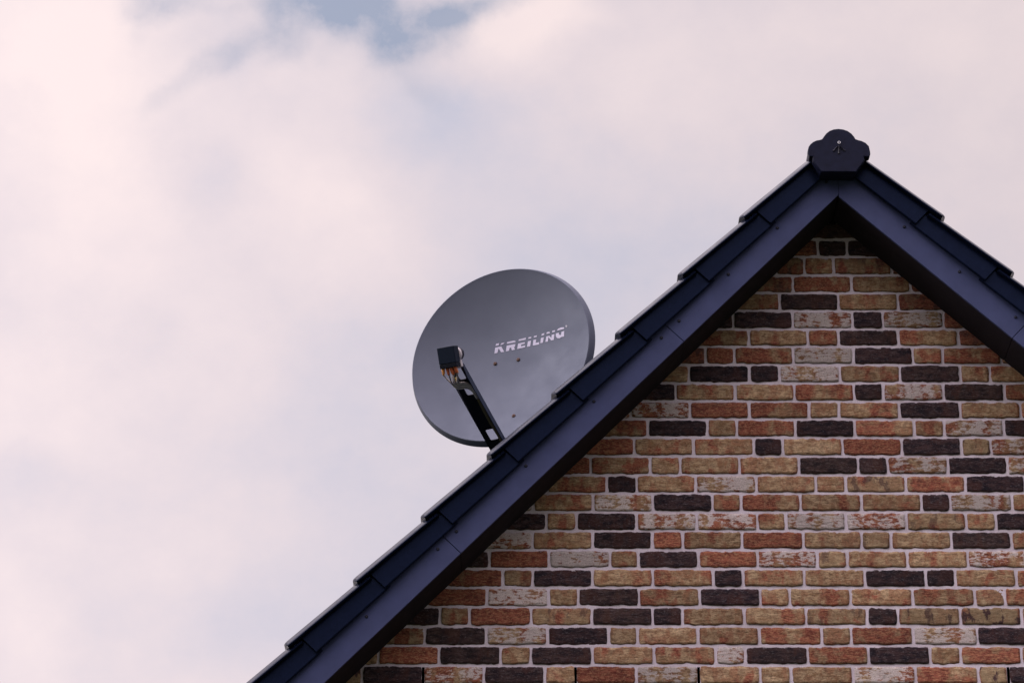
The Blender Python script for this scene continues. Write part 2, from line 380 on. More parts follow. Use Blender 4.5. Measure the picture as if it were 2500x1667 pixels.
ZL = [0.0886, 0.0051, -0.0784, -0.1656, -0.2496, -0.3334, -0.419, -0.5006, -0.5844, -0.6689, -0.7525, -0.8337, -0.9167, -1.0015, -1.0858, -1.1675, -1.251, -1.334, -1.4178, -1.4994, -1.5816, -1.6652, -1.7485, -1.8319, -1.9153, -1.9988]
ROWS = [
 ([1,3],[-0.192,0.057,0.306]),
 ([7,3,3],[-0.13,0.119,0.244,0.493]),
 ([1,7,1,7,7],[-0.316,-0.067,0.057,0.182,0.431,0.68]),
 ([7,7,2,0,7],[-0.493,-0.244,0.005,0.256,0.509,0.758]),
 ([7,0,3,0,7],[-0.553,-0.304,-0.055,0.196,0.451,0.7]),
 ([3,3,4,3,4,7],[-0.506,-0.257,-0.002,0.253,0.382,0.64,0.889]),
 ([1,0,0,3,0,7],[-0.442,-0.193,0.059,0.189,0.444,0.7,0.949]),
 ([7,2,1,5,3,1,1,0],[-0.628,-0.379,-0.257,-0.008,0.25,0.501,0.629,0.878,1.127]),
 ([1,3,3,5,1,3,0,1],[-0.702,-0.453,-0.196,-0.068,0.188,0.443,0.698,0.825,1.074]),
 ([3,0,0,1,3,4,3,1],[-0.76,-0.511,-0.259,-0.008,0.244,0.368,0.622,0.881,1.13]),
 ([4,1,1,0,0,3,0,0],[-0.702,-0.453,-0.202,0.05,0.177,0.431,0.689,0.943,1.192]),
 ([1,3,0,1,3,1,0,4,3],[-0.881,-0.632,-0.38,-0.257,-0.01,0.239,0.49,0.616,0.868,1.117]),
 ([0,2,0,1,3,0,2,3,6,4],[-1.189,-0.94,-0.691,-0.441,-0.188,-0.066,0.185,0.433,0.684,0.807,1.056]),
 ([2,1,0,0,0,3,3,4,3,4],[-1.123,-0.874,-0.625,-0.498,-0.251,-0.001,0.246,0.37,0.622,0.871,1.12]),
 ([0,3,0,4,0,0,6,1,3,0],[-1.057,-0.808,-0.683,-0.437,-0.184,0.065,0.191,0.441,0.691,0.94,1.189]),
 ([1,4,3,0,0,0,0,3,4,0],[-1.115,-0.866,-0.617,-0.369,-0.249,-0.002,0.252,0.502,0.623,0.881,1.13]),
 ([3,1,3,4,4,0,5,4,6,0,3],[-1.309,-1.06,-0.935,-0.686,-0.436,-0.184,-0.065,0.184,0.436,0.683,0.807,1.056]),
 ([4,0,3,2,0,2,0,6,0,3,0],[-1.367,-1.118,-0.869,-0.622,-0.496,-0.25,0.004,0.245,0.367,0.617,0.866,1.115]),
 ([3,2,5,0,3,1,4,6,0,0,4],[-1.545,-1.296,-1.05,-0.799,-0.681,-0.433,-0.188,0.058,0.182,0.431,0.681,0.93]),
 ([1,0,3,0,0,3,0,0,3,3,0,0],[-1.49,-1.241,-1.118,-0.871,-0.623,-0.374,-0.25,0.001,0.251,0.502,0.624,0.875,1.124]),
 ([2,5,0,3,1,3,0,0,0,1,0,1],[-1.555,-1.306,-1.053,-0.931,-0.682,-0.432,-0.183,-0.062,0.189,0.444,0.7,0.823,1.072]),
 ([3,0,2,6,3,3,0,0,6,3,6,6,0],[-1.748,-1.499,-1.377,-1.125,-0.876,-0.627,-0.505,-0.251,0.003,0.253,0.379,0.634,0.886,1.135]),
 ([1,3,5,3,0,0,0,1,0,1,5,3],[-1.81,-1.561,-1.309,-1.058,-0.808,-0.691,-0.443,-0.192,0.063,0.184,0.437,0.7,0.949]),
 ([2,3,0,3,0,0,5,3,1,3,0,1,0],[-1.749,-1.5,-1.25,-1.127,-0.876,-0.624,-0.372,-0.251,0.003,0.251,0.503,0.626,0.875,1.124]),
 ([3,4,3,0,2,5,0,0,0,4,1,6,3],[-1.814,-1.565,-1.319,-1.07,-0.945,-0.697,-0.444,-0.194,-0.068,0.183,0.439,0.694,0.816,1.065]),
]
PITCH = 0.0835
SLOTROW = 24                      # the course with open perpends
SLOTS = [-1.565, -0.945, -0.444, 0.816]
XEL, XER = -3.95, 4.30            # outer faces of the side walls
rnd = random.Random(7)

TYPES = [  # burn, red, bloom, fire patch
 (0, .36, .20, .16),      # 0 tan
 (0, .58, .30, .16),      # 1 tan and red
 (0, 1.0, .12, .10),      # 2 red
 (1, 0, 0, 0),            # 3 burnt, near black
 (0, .58, .90, .15),      # 4 red with lime bloom
 (0, .45, .98, .05),     # 5 pale with lime bloom
 (0, .35, .15, .95),      # 6 tan with dark fire marks
 (.25, .70, .0, .6)]      # 7 brown


def wave(r, amp, n=4):
    co = [(r.uniform(-1, 1) * amp / (1 + 0.45 * i), r.uniform(0, 6.28), (i + 1) * r.uniform(0.7, 1.3)) for i in range(n)]
    return lambda t: sum(a * math.sin(f_ * t * 2.4 + ph) for a, ph, f_ in co)

wallv, wallf, wallm, tone, seedc = [], [], [], [], []
wallsm = []


def brick(x0, x1, zt, zb, typ, fine):
    ty = TYPES[typ]; r = rnd
    jx, jz = 0.0058, 0.0064
    xa, xb = x0 + jx + r.uniform(-.0012, .0012), x1 - jx + r.uniform(-.0012, .0012)
    za, zb_ = zb + jz + r.uniform(-.001, .001), zt - jz + r.uniform(-.001, .001)
    L_ = xb - xa
    nx = max(2, int(L_ / 0.011)) if fine else 1; nz = 6 if fine else 1
    wt, wb, wl, wr = wave(r, .0021, 7), wave(r, .0024, 7), wave(r, .0014, 4), wave(r, .0014, 4)
    yoff = -0.0030 + r.uniform(-.0020, .0010); tx, tz = r.uniform(-.0010, .0010), r.uniform(-.0008, .0008)
    wy = wave(r, .0010, 3)
    jit = lambda v, s_: min(max(v * (1 + r.uniform(-s_, s_)), 0), 1.2)
    # tone of this brick
    col = [jit(ty[0], .05), jit(ty[1], .28), jit(ty[2], .07), 1.0]
    pt = jit(ty[3], .4)
    sd = r.random()
    rot = r.uniform(-.006, .006)
    grid = []
    rc = 0.0022 if fine else 0
    for j in range(nz + 1):
        for i in range(nx + 1):
            a = -1 + 2 * i / nx; b_ = -1 + 2 * j / nz
            x = (xa + xb) / 2 + a * L_ / 2; z = (za + zb_) / 2 + b_ * (zb_ - za) / 2
            if fine:
                tl = a * L_ / 0.24 * 2
                z += (wt(tl) * (b_ + 1) / 2 + wb(tl) * (1 - b_) / 2)
                x += (wl(b_) * (1 - a) / 2 + wr(b_) * (a + 1) / 2)
                kk = abs(a) ** 14 * abs(b_) ** 5
                x -= math.copysign(rc * kk, a); z -= math.copysign(rc * kk, b_)
                z += rot * (x - (xa + xb) / 2)
            y = yoff + tx * a + tz * b_ + (wy(tl * 1.3 + b_) if fine else 0)
            ed = max(abs(a), abs(b_))
            if fine and (i in (0, nx) or j in (0, nz)): y += 0.0004
            grid.append((x, y, z, max(abs(a) ** 3, 0.8 * (0.5 - 0.5 * b_) ** 3), (1.0 if j == 0 else .45 if j == nz or i in (0, nx) else 0.0) if fine else 0.0, 1.0 if j == nz and fine else 0.0))
    base = len(wallv)
    ring = [i for i in range(nx + 1)] + [(nx + 1) * (j + 1) - 1 for j in range(1, nz + 1)] + \
           [(nx + 1) * nz + i for i in range(nx - 1, -1, -1)] + [(nx + 1) * j for j in range(nz - 1, 0, -1)]
    def clampx(x, z):
        lo, hi = xline(-1, z, 0.03), xline(1, z, 0.03)
        return min(max(x, lo), hi)
    for (x, y, z, e_, e2_, e3_) in grid:
        wallv.append(W3(clampx(x, z), y, z)); tone.append(col[:3] + [e2_]); seedc.append((sd, pt, e_, e3_))
    for i in ring:
        x, y, z, e_, e2_, e3_ = grid[i]
        wallv.append(W3(clampx(x, z), 0.006, z)); tone.append(col); seedc.append((sd, pt, e_, 1))
    for j in range(nz):
        for i in range(nx):
            a0 = base + j * (nx + 1) + i
            wallf.append((a0, a0 + 1, a0 + nx + 2, a0 + nx + 1)); wallm.append(0); wallsm.append(True)
    nb = base + len(grid); n_ = len(ring)
    for t_ in range(n_):
        u_ = (t_ + 1) % n_
        wallf.append((base + ring[t_], nb + t_, nb + u_, base + ring[u_])); wallm.append(0); wallsm.append(False)


def quad(p, mi):
    b_ = len(wallv)
    for x in p: wallv.append(W3(*x)); tone.append((0, 0, 0, 1)); seedc.append((0, 0, 0, 1))
    wallf.append(tuple(range(b_, b_ + len(p)))); wallm.append(mi); wallsm.append(False)

nrows_total = int((Z0 + ZL[-1]) / PITCH) + len(ROWS)
bag = (0, 0, 0, 0, 1, 1, 1, 2, 3, 3, 3, 4, 4, 6, 6)
prevoff = 0
for ri in range(nrows_total + 1):
    if ri < len(ROWS):
        zt, zb = ZL[ri], ZL[ri + 1]
        types, xs = ROWS[ri]; xs = list(xs); types = list(types)
    else:
        zt = ZL[-1] - (ri - len(ROWS)) * PITCH; zb = max(zt - PITCH, -Z0 + 0.001)
        types = [0]; x_ = -0.2 + (0.0625 if ri % 2 else 0) + rnd.choice((-.125, 0, .125)); xs = [x_, x_ + 0.249]
    if zt - zb < 0.03: continue
    lo, hi = max(xline(-1, zb, 0.02), XEL), min(xline(1, zb, 0.02), XER)
    nleft = len(xs)
    x_ = xs[0]; pre = []; pt_ = []
    while x_ > lo + 0.03:
        w_ = 0.2495 if rnd.random() < .78 else 0.1247
        pre.insert(0, max(x_ - w_, lo if lo == XEL else -99)); pt_.insert(0, rnd.choice(bag)); x_ -= w_
    npre = len(pre)
    xs = pre + xs; types = pt_ + types; n0 = len(types)
    while xs[-1] < hi - 0.03:
        w_ = 0.2495 if rnd.random() < .78 else 0.1247
        xs.append(min(xs[-1] + w_, hi if hi == XER else 99)); types.append(rnd.choice(bag))
    for i, ty_ in enumerate(types):
        if xs[i + 1] - xs[i] < 0.04: continue
        if xs[i + 1] < lo + 0.005 or xs[i] > hi - 0.005: continue
        brick(xs[i], xs[i + 1], zt, zb, ty_, ri < len(ROWS) + 3)
    # mortar bed of this course
    def mort(xa0, xb0, xa1, xb1, z1, z0_):
        quad([(xa0, 0, z0_), (xb0, 0, z0_), (xb1, 0, z1), (xa1, 0, z1)], 1)
    lt, ht = max(xline(-1, zt, 0.05), XEL), min(xline(1, zt, 0.05), XER)
    lb, hb = max(xline(-1, zb, 0.05), XEL), min(xline(1, zb, 0.05), XER)
    if ri == SLOTROW:
        a0, b0 = zt - 0.007, zb + 0.007
        ll, hh = lb, hb
        mort(ll, hh, lt, ht, zt, a0); 
        cur = ll; 
        for sx in SLOTS:
            mort(cur, sx - .0055, cur, sx - .0055, a0, b0)
            l_, r_ = sx - .0055, sx + .0055
            for pq in ([(l_, 0, b0), (l_, .09, b0), (l_, .09, a0), (l_, 0, a0)], [(r_, .09, b0), (r_, 0, b0), (r_, 0, a0), (r_, .09, a0)],
                       [(l_, .09, b0), (r_, .09, b0), (r_, .09, a0), (l_, .09, a0)], [(l_, 0, a0), (l_, .09, a0), (r_, .09, a0), (r_, 0, a0)],
                       [(l_, 0, b0), (r_, 0, b0), (r_, .09, b0), (l_, .09, b0)]): quad(pq, 3)
            cur = r_
        mort(cur, hh, cur, hh, a0, b0)
        mort(ll, hh, ll, hh, b0, zb)
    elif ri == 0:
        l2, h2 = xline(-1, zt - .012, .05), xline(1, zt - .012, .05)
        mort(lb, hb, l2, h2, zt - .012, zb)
        quad([(l2, 0, zt - .012), (h2, 0, zt - .012), (ht, 0, zt), (lt, 0, zt)], 3)  # top strip of mortar painted near-black for the deep shade under the peak
    else:
        mort(lb, hb, lt, ht, zt, zb)
# mortar from the first course to the roof, painted near-black as the shade there
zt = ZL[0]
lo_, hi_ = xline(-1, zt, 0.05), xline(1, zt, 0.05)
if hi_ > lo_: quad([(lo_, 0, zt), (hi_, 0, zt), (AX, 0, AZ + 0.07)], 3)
# side and back walls
YB = 8.0
zl_, zr_ = AZ - (AX - XEL) * math.tan(aL), AZ - (XER - AX) * math.tan(aR)
quad([(XEL, YB, -Z0), (XEL, 0, -Z0), (XEL, 0, zl_), (XEL, YB, zl_)], 2)
quad([(XER, 0, -Z0), (XER, YB, -Z0), (XER, YB, zr_), (XER, 0, zr_)], 2)
quad([(XER, YB, -Z0), (XEL, YB, -Z0), (XEL, YB, zl_), (AX, YB, AZ), (XER, YB, zr_)], 2)
me = mesh('wall', wallv, wallf, [M_brick, M_mortar, M_side, M_slot_shade], wallm)
for nm, data in (('brick_tone', tone), ('brick_seed', seedc)):
    at = me.color_attributes.new(nm, 'FLOAT_COLOR', 'POINT')
    at.data.foreach_set('color', [c_ for t_ in data for c_ in t_])
me.polygons.foreach_set('use_smooth', wallsm)
wall = obj('wall', me, house)

# ------------------------------------------------------------------ barge boards, soffit, screws
def screw_mesh(r, t):
    b_ = MB(); n = 14
    prof = [(r, 0), (r, t * .45), (r * .72, t), (0.0012, t * .9)]
    v = []; f = []
    for (rr, hh) in prof:
        v += [(rr * math.cos(2 * math.pi * i / n), -hh, rr * math.sin(2 * math.pi * i / n)) for i in range(n)]
    for j in range(len(prof) - 1):
        f += [(j * n + i, (j + 1) * n + i, (j + 1) * n + (i + 1) % n, j * n + (i + 1) % n) for i in range(n)]
    f.append(tuple(range((len(prof) - 1) * n, len(prof) * n))); b_.add(v, f)
    return mesh('screw', b_.v, b_.f, M_screw, None, True)
SCM = screw_mesh(0.0072, 0.004)
HB = {-1: 0.0095, 1: 0.0025}
JO = {-1: [0, .9528, 2.2697, 3.587, 4.904, SLOPE], 1: [0, .957, 2.274, 3.591, 4.908, SLOPE]}
SCR = {-1: [-.0155, .2917, .5965, .8994, 1.0071, 1.4123, 1.8141, 2.2169, 2.3232, 2.7268, 3.13, 3.53, 3.64, 4.05, 4.45, 4.85],
       1: [.2933, .5991, .9055, 1.013, 1.418, 1.82, 2.22, 2.33, 2.73, 3.13, 3.53]}
for side in (-1, 1):
    a = aL if side < 0 else aR
    hb = HB[side]; htop = 0.150
    for j in range(len(JO[side]) - 1):
        s0, s1 = JO[side][j], JO[side][j + 1]
        g0 = 0.0014 if j else 0.0009
        q0b, q0t = (s0 + g0, s0 + g0) if j else (-hb * math.tan(a) + g0, -htop * math.tan(a) + g0)
        poly = [(q0b, hb), (s1 - .0014, hb), (s1 - .0014, htop), (q0t, htop)]
        b_ = MB(); b_.prism(poly, YF, YF + .012, lambda p, t: sh(side, p[0], p[1], t))
        board = b_.obj('barge_board', M_fascia, house, bevel=0.0012)
        b_ = MB(); q1t = q0b if j else -(hb + .012) * math.tan(a) + g0
        b_.prism([(q0b, hb + .0005), (s1 - .0014, hb + .0005), (s1 - .0014, hb + .012), (q1t, hb + .012)], YF + .0125, -0.0005 if False else 0.012, lambda p, t: sh(side, p[0], p[1], t))
        b_.obj('soffit_board', M_soffit, house)
        for s_ in SCR[side]:
            if s0 <= max(s_, 0) < s1:
                o = obj('screw', SCM, board); o.location = sh(side, s_, 0.088 if side < 0 else 0.085, YF)

# ------------------------------------------------------------------ roof field
YBK = 8.3
EXP = 0.381
roof = MB()
TILE_OFF = {-1: .3080, 1: .3266}
for side in (-1, 1):
    # decking below the tiles
    roof.prism([(0.0, .150), (SLOPE, .150), (SLOPE, .186), (0.0, .186)], YF + .02, YBK, lambda p, t: sh(side, p[0], p[1], t), 1)
    for kx in range(16):
        se = TILE_OFF[side] + .068 + kx * EXP
        s0 = max(se - EXP - .06, -.02)
        if se > SLOPE + .1: break
        y = 0.06; 
        while y < YBK - .1:
            y1 = y + .296
            # one interlocking tile: flat pan with a raised side roll
            prof = [(y, .0), (y, .018), (y + .020, .026), (y + .045, .026), (y + .062, .014), (y1 - .03, .014), (y1, .018), (y1, .0)]
            base_h = .203
            def fn(p, t, se=se):
                return sh(side, t, base_h + p[1] + (t - se) * .054, p[0])
            roof.prism(prof, s0, se, fn, 0)
            y = y1 + .004
ro = roof.obj('roof', [M_tile, M_felt], house)

# ------------------------------------------------------------------ verge tiles (angled flap plus a rounded top edge)
def verge_mesh(side, s_first):
    """local x runs down the slope (negated on the left), z square to it; origin at the end of the flap"""
    b_ = MB()
    sg = side
    up0 = s_first                        # start of the tile, negative
    n_arc = 9
    def P(s, y, h): return (sg * s, y + (-.013 * (s + .40) / .40 if y < -.2 else 0), h + s * .054)
    # --- top slab with bull nose, closed profile in (y, h)
    def slab_prof(grow=0.0):
        pr = [(.055, .2365), (-.230, .2365), (-.242, .2330), (-.258, .2248), (-.274, .2158), (-.284, .2088), (-.288, .2042), (-.287, .2000), (-.282, .1980)]
        pr += [(-.262, .1970), (.055, .1970)]
        return pr
    pr = slab_prof()
    n = len(pr)
    ss = [up0] + ([-.372, -.366] if up0 < -.39 else []) + [.045, .058, .065, .068]
    ins = [0] * (len(ss) - 3) + [.0012, .004, .0085]
    rings = []
    for s, e_ in zip(ss, ins):
        rg = []
        for (y, h) in pr:
            hh = h + (-.0000 if e_ == 0 else (-(e_) if h > .210 else e_ * .25))
            yy = y + (e_ if y < -.26 else 0)
            if s < -.370: yy = max(yy, -.2575)       # tucked behind the tile above
            rg.append(P(s, yy, hh))
        rings.append(rg)
    v = [x for r_ in rings for x in r_]
    f = [(i * n + j, i * n + (j + 1) % n, (i + 1) * n + (j + 1) % n, (i + 1) * n + j) for i in range(len(rings) - 1) for j in range(n)]
    f += [tuple(range(n))[::-1], tuple(range((len(rings) - 1) * n, len(rings) * n))]
    b_.add(v, f)
    # --- flap hanging down the face of the verge
    pf = [(-.258, .1985), (-.262, .1985), (-.262, .1165), (-.2605, .1135), (-.258, .1120), (-.250, .1120), (-.250, .1985)]
    def P2(p, s):
        x_, y_, h_ = P(s, p[0], p[1])
        return (x_, y_, h_ if p[1] > .15 else p[1] + .001 + s * .016)
    b_.prism(pf, up0, 0.0, P2)
    return mesh('verge_tile', b_.v, b_.f, M_tile)

for side in (-1, 1):
    a = aL if side < 0 else aR
    m_first, m_std = verge_mesh(side, -(TILE_OFF[side] + .030)), verge_mesh(side, -.405)
    proto = None
    for kx in range(15):
        se = TILE_OFF[side] + kx * EXP
        if kx == 0: o = obj('verge_tile', m_first, ro)
        elif proto is None: proto = o = obj('verge_tile', m_std, ro)
        else:
            o = proto.copy(); COL.objects.link(o); o.parent = ro
        wob = rnd.uniform(-.0012, .0012)
        o.location = sh(side, se + rnd.uniform(-.002, .002), wob, 0)
        o.rotation_euler = (0, a * side, 0)

# ------------------------------------------------------------------ ridge
cap_poly = [(.1101, .1672), (.2590, .1660), (.2985, .2226), (.2956, .2401), (.3189, .2380), (.3240, .2520), (.3235, .2660), (.3195, .2900), (.3060, .3060), (.2900, .3150), (.2750, .3192), (.2638, .3240), (.2590, .3345),
            (.2480, .3500), (.2321, .3630), (.2130, .3705), (.1923, .3732), (.1720, .3705), (.1539, .3630), (.1400, .3510), (.1290, .3360), (.1210, .3240), (.1110, .3200), (.0985, .3180), (.0820, .3100), (.0710, .3002), (.0625, .2880), (.0585, .2740), (.0581, .2551), (.0641, .2401), (.0790, .2401), (.0768, .2226)]
cap = MB()
cap.prism(cap_poly, -.330, -.290, lambda p, t: W3(p[0], t, p[1]))
capo = cap.obj('ridge_cap', M_cap, house, bevel=0.0035, seg=3); shade_auto(capo, 50)
# raised ribs below the screw
for (xa, za, xb, zb, w_) in ((.1865, .2880, .1670, .2640, .0060), (.1905, .2900, .1895, .2530, .0056), (.1955, .2870, .2160, .2640, .0060)):
    b_ = MB()
    d_ = Vector((xb - xa, 0, zb - za)); nn = Vector((-d_.z, 0, d_.x)).normalized() * w_
    p1, p2 = Vector((xa, 0, za)), Vector((xb, 0, zb))
    pts = [(p1 + nn * .4), (p2 + nn), (p2 - nn), (p1 - nn * .4)]
    top = [(p1), (p2), (p2), (p1)]
    v = [W3(p.x, -.3302, p.z) for p in pts] + [W3(p1.x, -.3385, p1.z), W3(p2.x, -.3365, p2.z)]
    b_.add(v, [(0, 1, 5, 4), (1, 2, 5), (2, 3, 4, 5), (3, 0, 4)])
    b_.obj('rib', M_rib, capo)
b_ = MB(); n = 20
for (r0, r1, ya, yb) in ((.0066, .0062, -.3305, -.3335),):
    pts = [(r0 * math.cos(2 * math.pi * i / n), r0 * math.sin(2 * math.pi * i / n)) for i in range(n)]
    b_.prism(pts, ya, yb, lambda p, t: W3(.1927 + p[0], t, .3052 + p[1]))
wsh = b_.obj('washer', M_zinc, capo)
b_ = MB(); pts = [(.0032 * math.cos(2 * math.pi * i / 6 + .3), .0032 * math.sin(2 * math.pi * i / 6 + .3)) for i in range(6)]
b_.prism(pts, -.3336, -.3375, lambda p, t: W3(.1927 + p[0], t, .3052 + p[1]))
b_.obj('screw', M_fascia, capo)
rdg = MB()
cx_, cz_ = .1915, .262
y = -.289
while y < YBK:
    y1 = min(y + .40, YBK)
    sc = .965 if y < 0 else .94
    pl = [((px_ - cx_) * sc + cx_ - .003, (pz_ - cz_) * sc + cz_) for px_, pz_ in cap_poly]
    rdg.prism(pl, y, y1 + .02, lambda p, t: W3(p[0], t, p[1]))
    pl = [((px_ - cx_) * 1.01 + cx_ - .003, (pz_ - cz_) * 1.01 + cz_) for px_, pz_ in cap_poly]
    if y > 0: rdg.prism(pl, y - .01, y + .045, lambda p, t: W3(p[0], t, p[1]))
    y = y1
ridge = rdg.obj('ridge', M_cap, house)

# ------------------------------------------------------------------ satellite dish
DC = Vector((-1.259, 0.75, -0.208 + Z0))
Hx, Vx, Nx = Vector((.9116, -.4076, .0533)), Vector((-.0269, .0702, .9972)), Vector((-.4101, -.9105, .0530))
DA, DB, DD = .4352, .4352 * .971, .085
roof_y = AZ + Z0 - (AX - DC.x) * math.tan(aL) + .215 / math.cos(aL)
root_loc = Vector((DC.x + .07, DC.y + .16, roof_y - .07))
dish = thing('satellite_dish', root_loc, 'graphite grey satellite dish with pale lettering behind the left roof slope', 'satellite dish')


def D(s, t, n_):                  # dish-face coordinates -> relative to the dish root
    return DC + Hx * s + Vx * t + Nx * n_ - root_loc


def depth(s, t): return -DD * (1 - (s / DA) ** 2 - (t / DB) ** 2)

refl = MB(); NR, NA = 22, 120
prof = [(i / NR, None, 1) for i in range(1, NR + 1)]
v = [D(0, 0, -DD)]; rings = []
for i in range(1, NR + 1):
    r_ = i / NR; rings.append((r_, -DD * (1 - r_ * r_)))
rings += [(1.006, .0012), (1.013, -.0005), (1.018, -.006), (1.0435, -.030), (1.0455, -.0335), (1.042, -.0355), (1.030, -.034), (1.004, -.010)]
back = []
for i in range(NR, 0, -1):
    r_ = i / NR * .995; back.append((r_, -DD * (1 - r_ * r_) - .0035))
rings += back
for (r_, dn) in rings:
    for j in range(NA):
        t = 2 * math.pi * j / NA
        v.append(D(math.cos(t) * DA * r_, math.sin(t) * DB * r_, dn))
f = [(0, 1 + j, 1 + (j + 1) % NA) for j in range(NA)]
for i in range(len(rings) - 1):
    f += [(1 + i * NA + j, 1 + (i + 1) * NA + j, 1 + (i + 1) * NA + (j + 1) % NA, 1 + i * NA + (j + 1) % NA) for j in range(NA)]
v.append(D(0, 0, -DD - .0035)); lastr = 1 + (len(rings) - 1) * NA
f += [(lastr + j, len(v) - 1, lastr + (j + 1) % NA) for j in range(NA)]
refl.add(v, f)
reflector = refl.obj('reflector', M_dish, dish, smooth=True); shade_auto(reflector, 50)

LET = [[(-0.0513,0.1012),(-0.0362,0.1012),(-0.039,0.091),(-0.0541,0.091)],
 [(-0.0245,0.0986),(-0.0082,0.0986),(-0.0174,0.0916),(-0.0315,0.0904)],
 [(-0.0566,0.0833),(-0.0266,0.0828),(-0.0136,0.0533),(-0.0291,0.0546),(-0.0399,0.076),(-0.0474,0.0557),(-0.0624,0.0546)],
 [(0.0037,0.0976),(0.0387,0.0968),(0.0455,0.0923),(0.0452,0.0872),(0.0019,0.0898)],
 [(0.0,0.0807),(0.0442,0.0787),(0.0413,0.0668),(0.0363,0.0641),(0.0405,0.0513),(0.0247,0.0519),(0.0219,0.0659),(0.014,0.0665),(0.0103,0.0532),(-0.0054,0.0533)],
 [(0.063,0.0961),(0.0992,0.0953),(0.097,0.0861),(0.0604,0.0892)],
 [(0.0578,0.0768),(0.0929,0.0753),(0.0907,0.0676),(0.0735,0.0684),(0.0714,0.0592),(0.0931,0.0589),(0.0915,0.0499),(0.0515,0.0516)],
 [(0.1132,0.0936),(0.1274,0.0923),(0.1255,0.0848),(0.1105,0.0862)],
 [(0.1086,0.075),(0.1244,0.0743),(0.1183,0.0476),(0.1015,0.0494)],
 [(0.1414,0.0912),(0.1569,0.0904),(0.1545,0.0831),(0.1391,0.0843)],
 [(0.1368,0.073),(0.1515,0.0724),(0.1471,0.0554),(0.1669,0.054),(0.1647,0.0431),(0.1319,0.0467)],
 [(0.1825,0.09),(0.1963,0.0894),(0.1939,0.0811),(0.1796,0.0817)],
 [(0.1766,0.0711),(0.1916,0.0703),(0.1855,0.0456),(0.1718,0.0469)],
 [(0.2091,0.0894),(0.223,0.0883),(0.2259,0.0798),(0.2062,0.0817)],
 [(0.2392,0.0868),(0.2544,0.0853),(0.252,0.0784),(0.2364,0.0797)],
 [(0.2054,0.07),(0.2216,0.0686),(0.2311,0.0532),(0.2344,0.0684),(0.2489,0.0677),(0.244,0.0403),(0.2294,0.0428),(0.2159,0.0635),(0.2124,0.0432),(0.1981,0.0446)],
 [(0.2623,0.08),(0.271,0.0868),(0.2877,0.0872),(0.3016,0.0828),(0.304,0.0766),(0.2998,0.0748)],
 [(0.2567,0.0677),(0.2732,0.067),(0.2726,0.0581),(0.2804,0.0511),(0.2843,0.053),(0.2873,0.0651),(0.3032,0.065),(0.2998,0.0379),(0.2869,0.0402),(0.2749,0.0377),(0.2622,0.043),(0.2559,0.055)],
 [(0.324,0.0804),(0.3226,0.0772),(0.3195,0.0756),(0.3155,0.0761),(0.3116,0.0784),(0.3089,0.0821),(0.3081,0.086),(0.3094,0.0892),(0.3125,0.0908),(0.3166,0.0904),(0.3205,0.088),(0.3232,0.0844)]]
def inside_fill(poly):            # ear clipping, so that bent strokes fill properly
    idx = list(range(len(poly))); tris = []
    ar = sum(poly[i][0] * poly[(i + 1) % len(poly)][1] - poly[(i + 1) % len(poly)][0] * poly[i][1] for i in range(len(poly)))
    if ar < 0: idx.reverse()
    cr = lambda a, b_, c_: (b_[0] - a[0]) * (c_[1] - a[1]) - (b_[1] - a[1]) * (c_[0] - a[0])
    guard = 0
    while len(idx) > 3 and guard < 500:
        guard += 1
        for i in range(len(idx)):
            a, b_, c_ = (poly[idx[i - 1]], poly[idx[i]], poly[idx[(i + 1) % len(idx)]])
            if cr(a, b_, c_) <= 0: continue
            if any(cr(a, b_, poly[j]) >= 0 and cr(b_, c_, poly[j]) >= 0 and cr(c_, a, poly[j]) >= 0 for j in idx if j not in (idx[i - 1], idx[i], idx[(i + 1) % len(idx)])): continue
            tris.append((idx[i - 1], idx[i], idx[(i + 1) % len(idx)])); idx.pop(i); break
        else: break
    tris.append(tuple(idx)); return tris
let = MB(); reg = MB()
for i, pl in enumerate(LET):
    tgt = reg if i == len(LET) - 1 else let
    sc = .7 if tgt is reg else 1
    mx = sum(p[0] for p in pl) / len(pl); my = sum(p[1] for p in pl) / len(pl)
    tgt.add([D(mx + (p[0] - mx) * sc, my + (p[1] - my) * sc, depth(*p) + .0011) for p in pl], inside_fill(pl))
let.obj('lettering', M_letter, reflector)
reg.obj('lettering', M_letter2, reflector)

def bolt(s, t):
    b_ = MB(); n = 14; r_ = .0078; v = []; f = []
    prof = [(r_ * 1.15, .0005), (r_ * 1.15, .0022), (r_ * .85, .0048), (r_ * .35, .0056), (r_ * .30, .0030)]
    for rr, hh in prof: v += [D(s + rr * math.cos(6.2832 * i / n), t + rr * math.sin(6.2832 * i / n), depth(s, t) + hh) for i in range(n)]
    for j in range(len(prof) - 1): f += [(j * n + i, j * n + (i + 1) % n, (j + 1) * n + (i + 1) % n, (j + 1) * n + i) for i in range(n)]
    f.append(tuple(range((len(prof) - 1) * n, len(prof) * n))); b_.add(v, f)
    b_.obj('bolt', M_rust, reflector)
for s, t in ((-.0604, .0032), (.0545, -.0032), (.0426, -.3042), (-.0604, -.3042)): bolt(s, t)

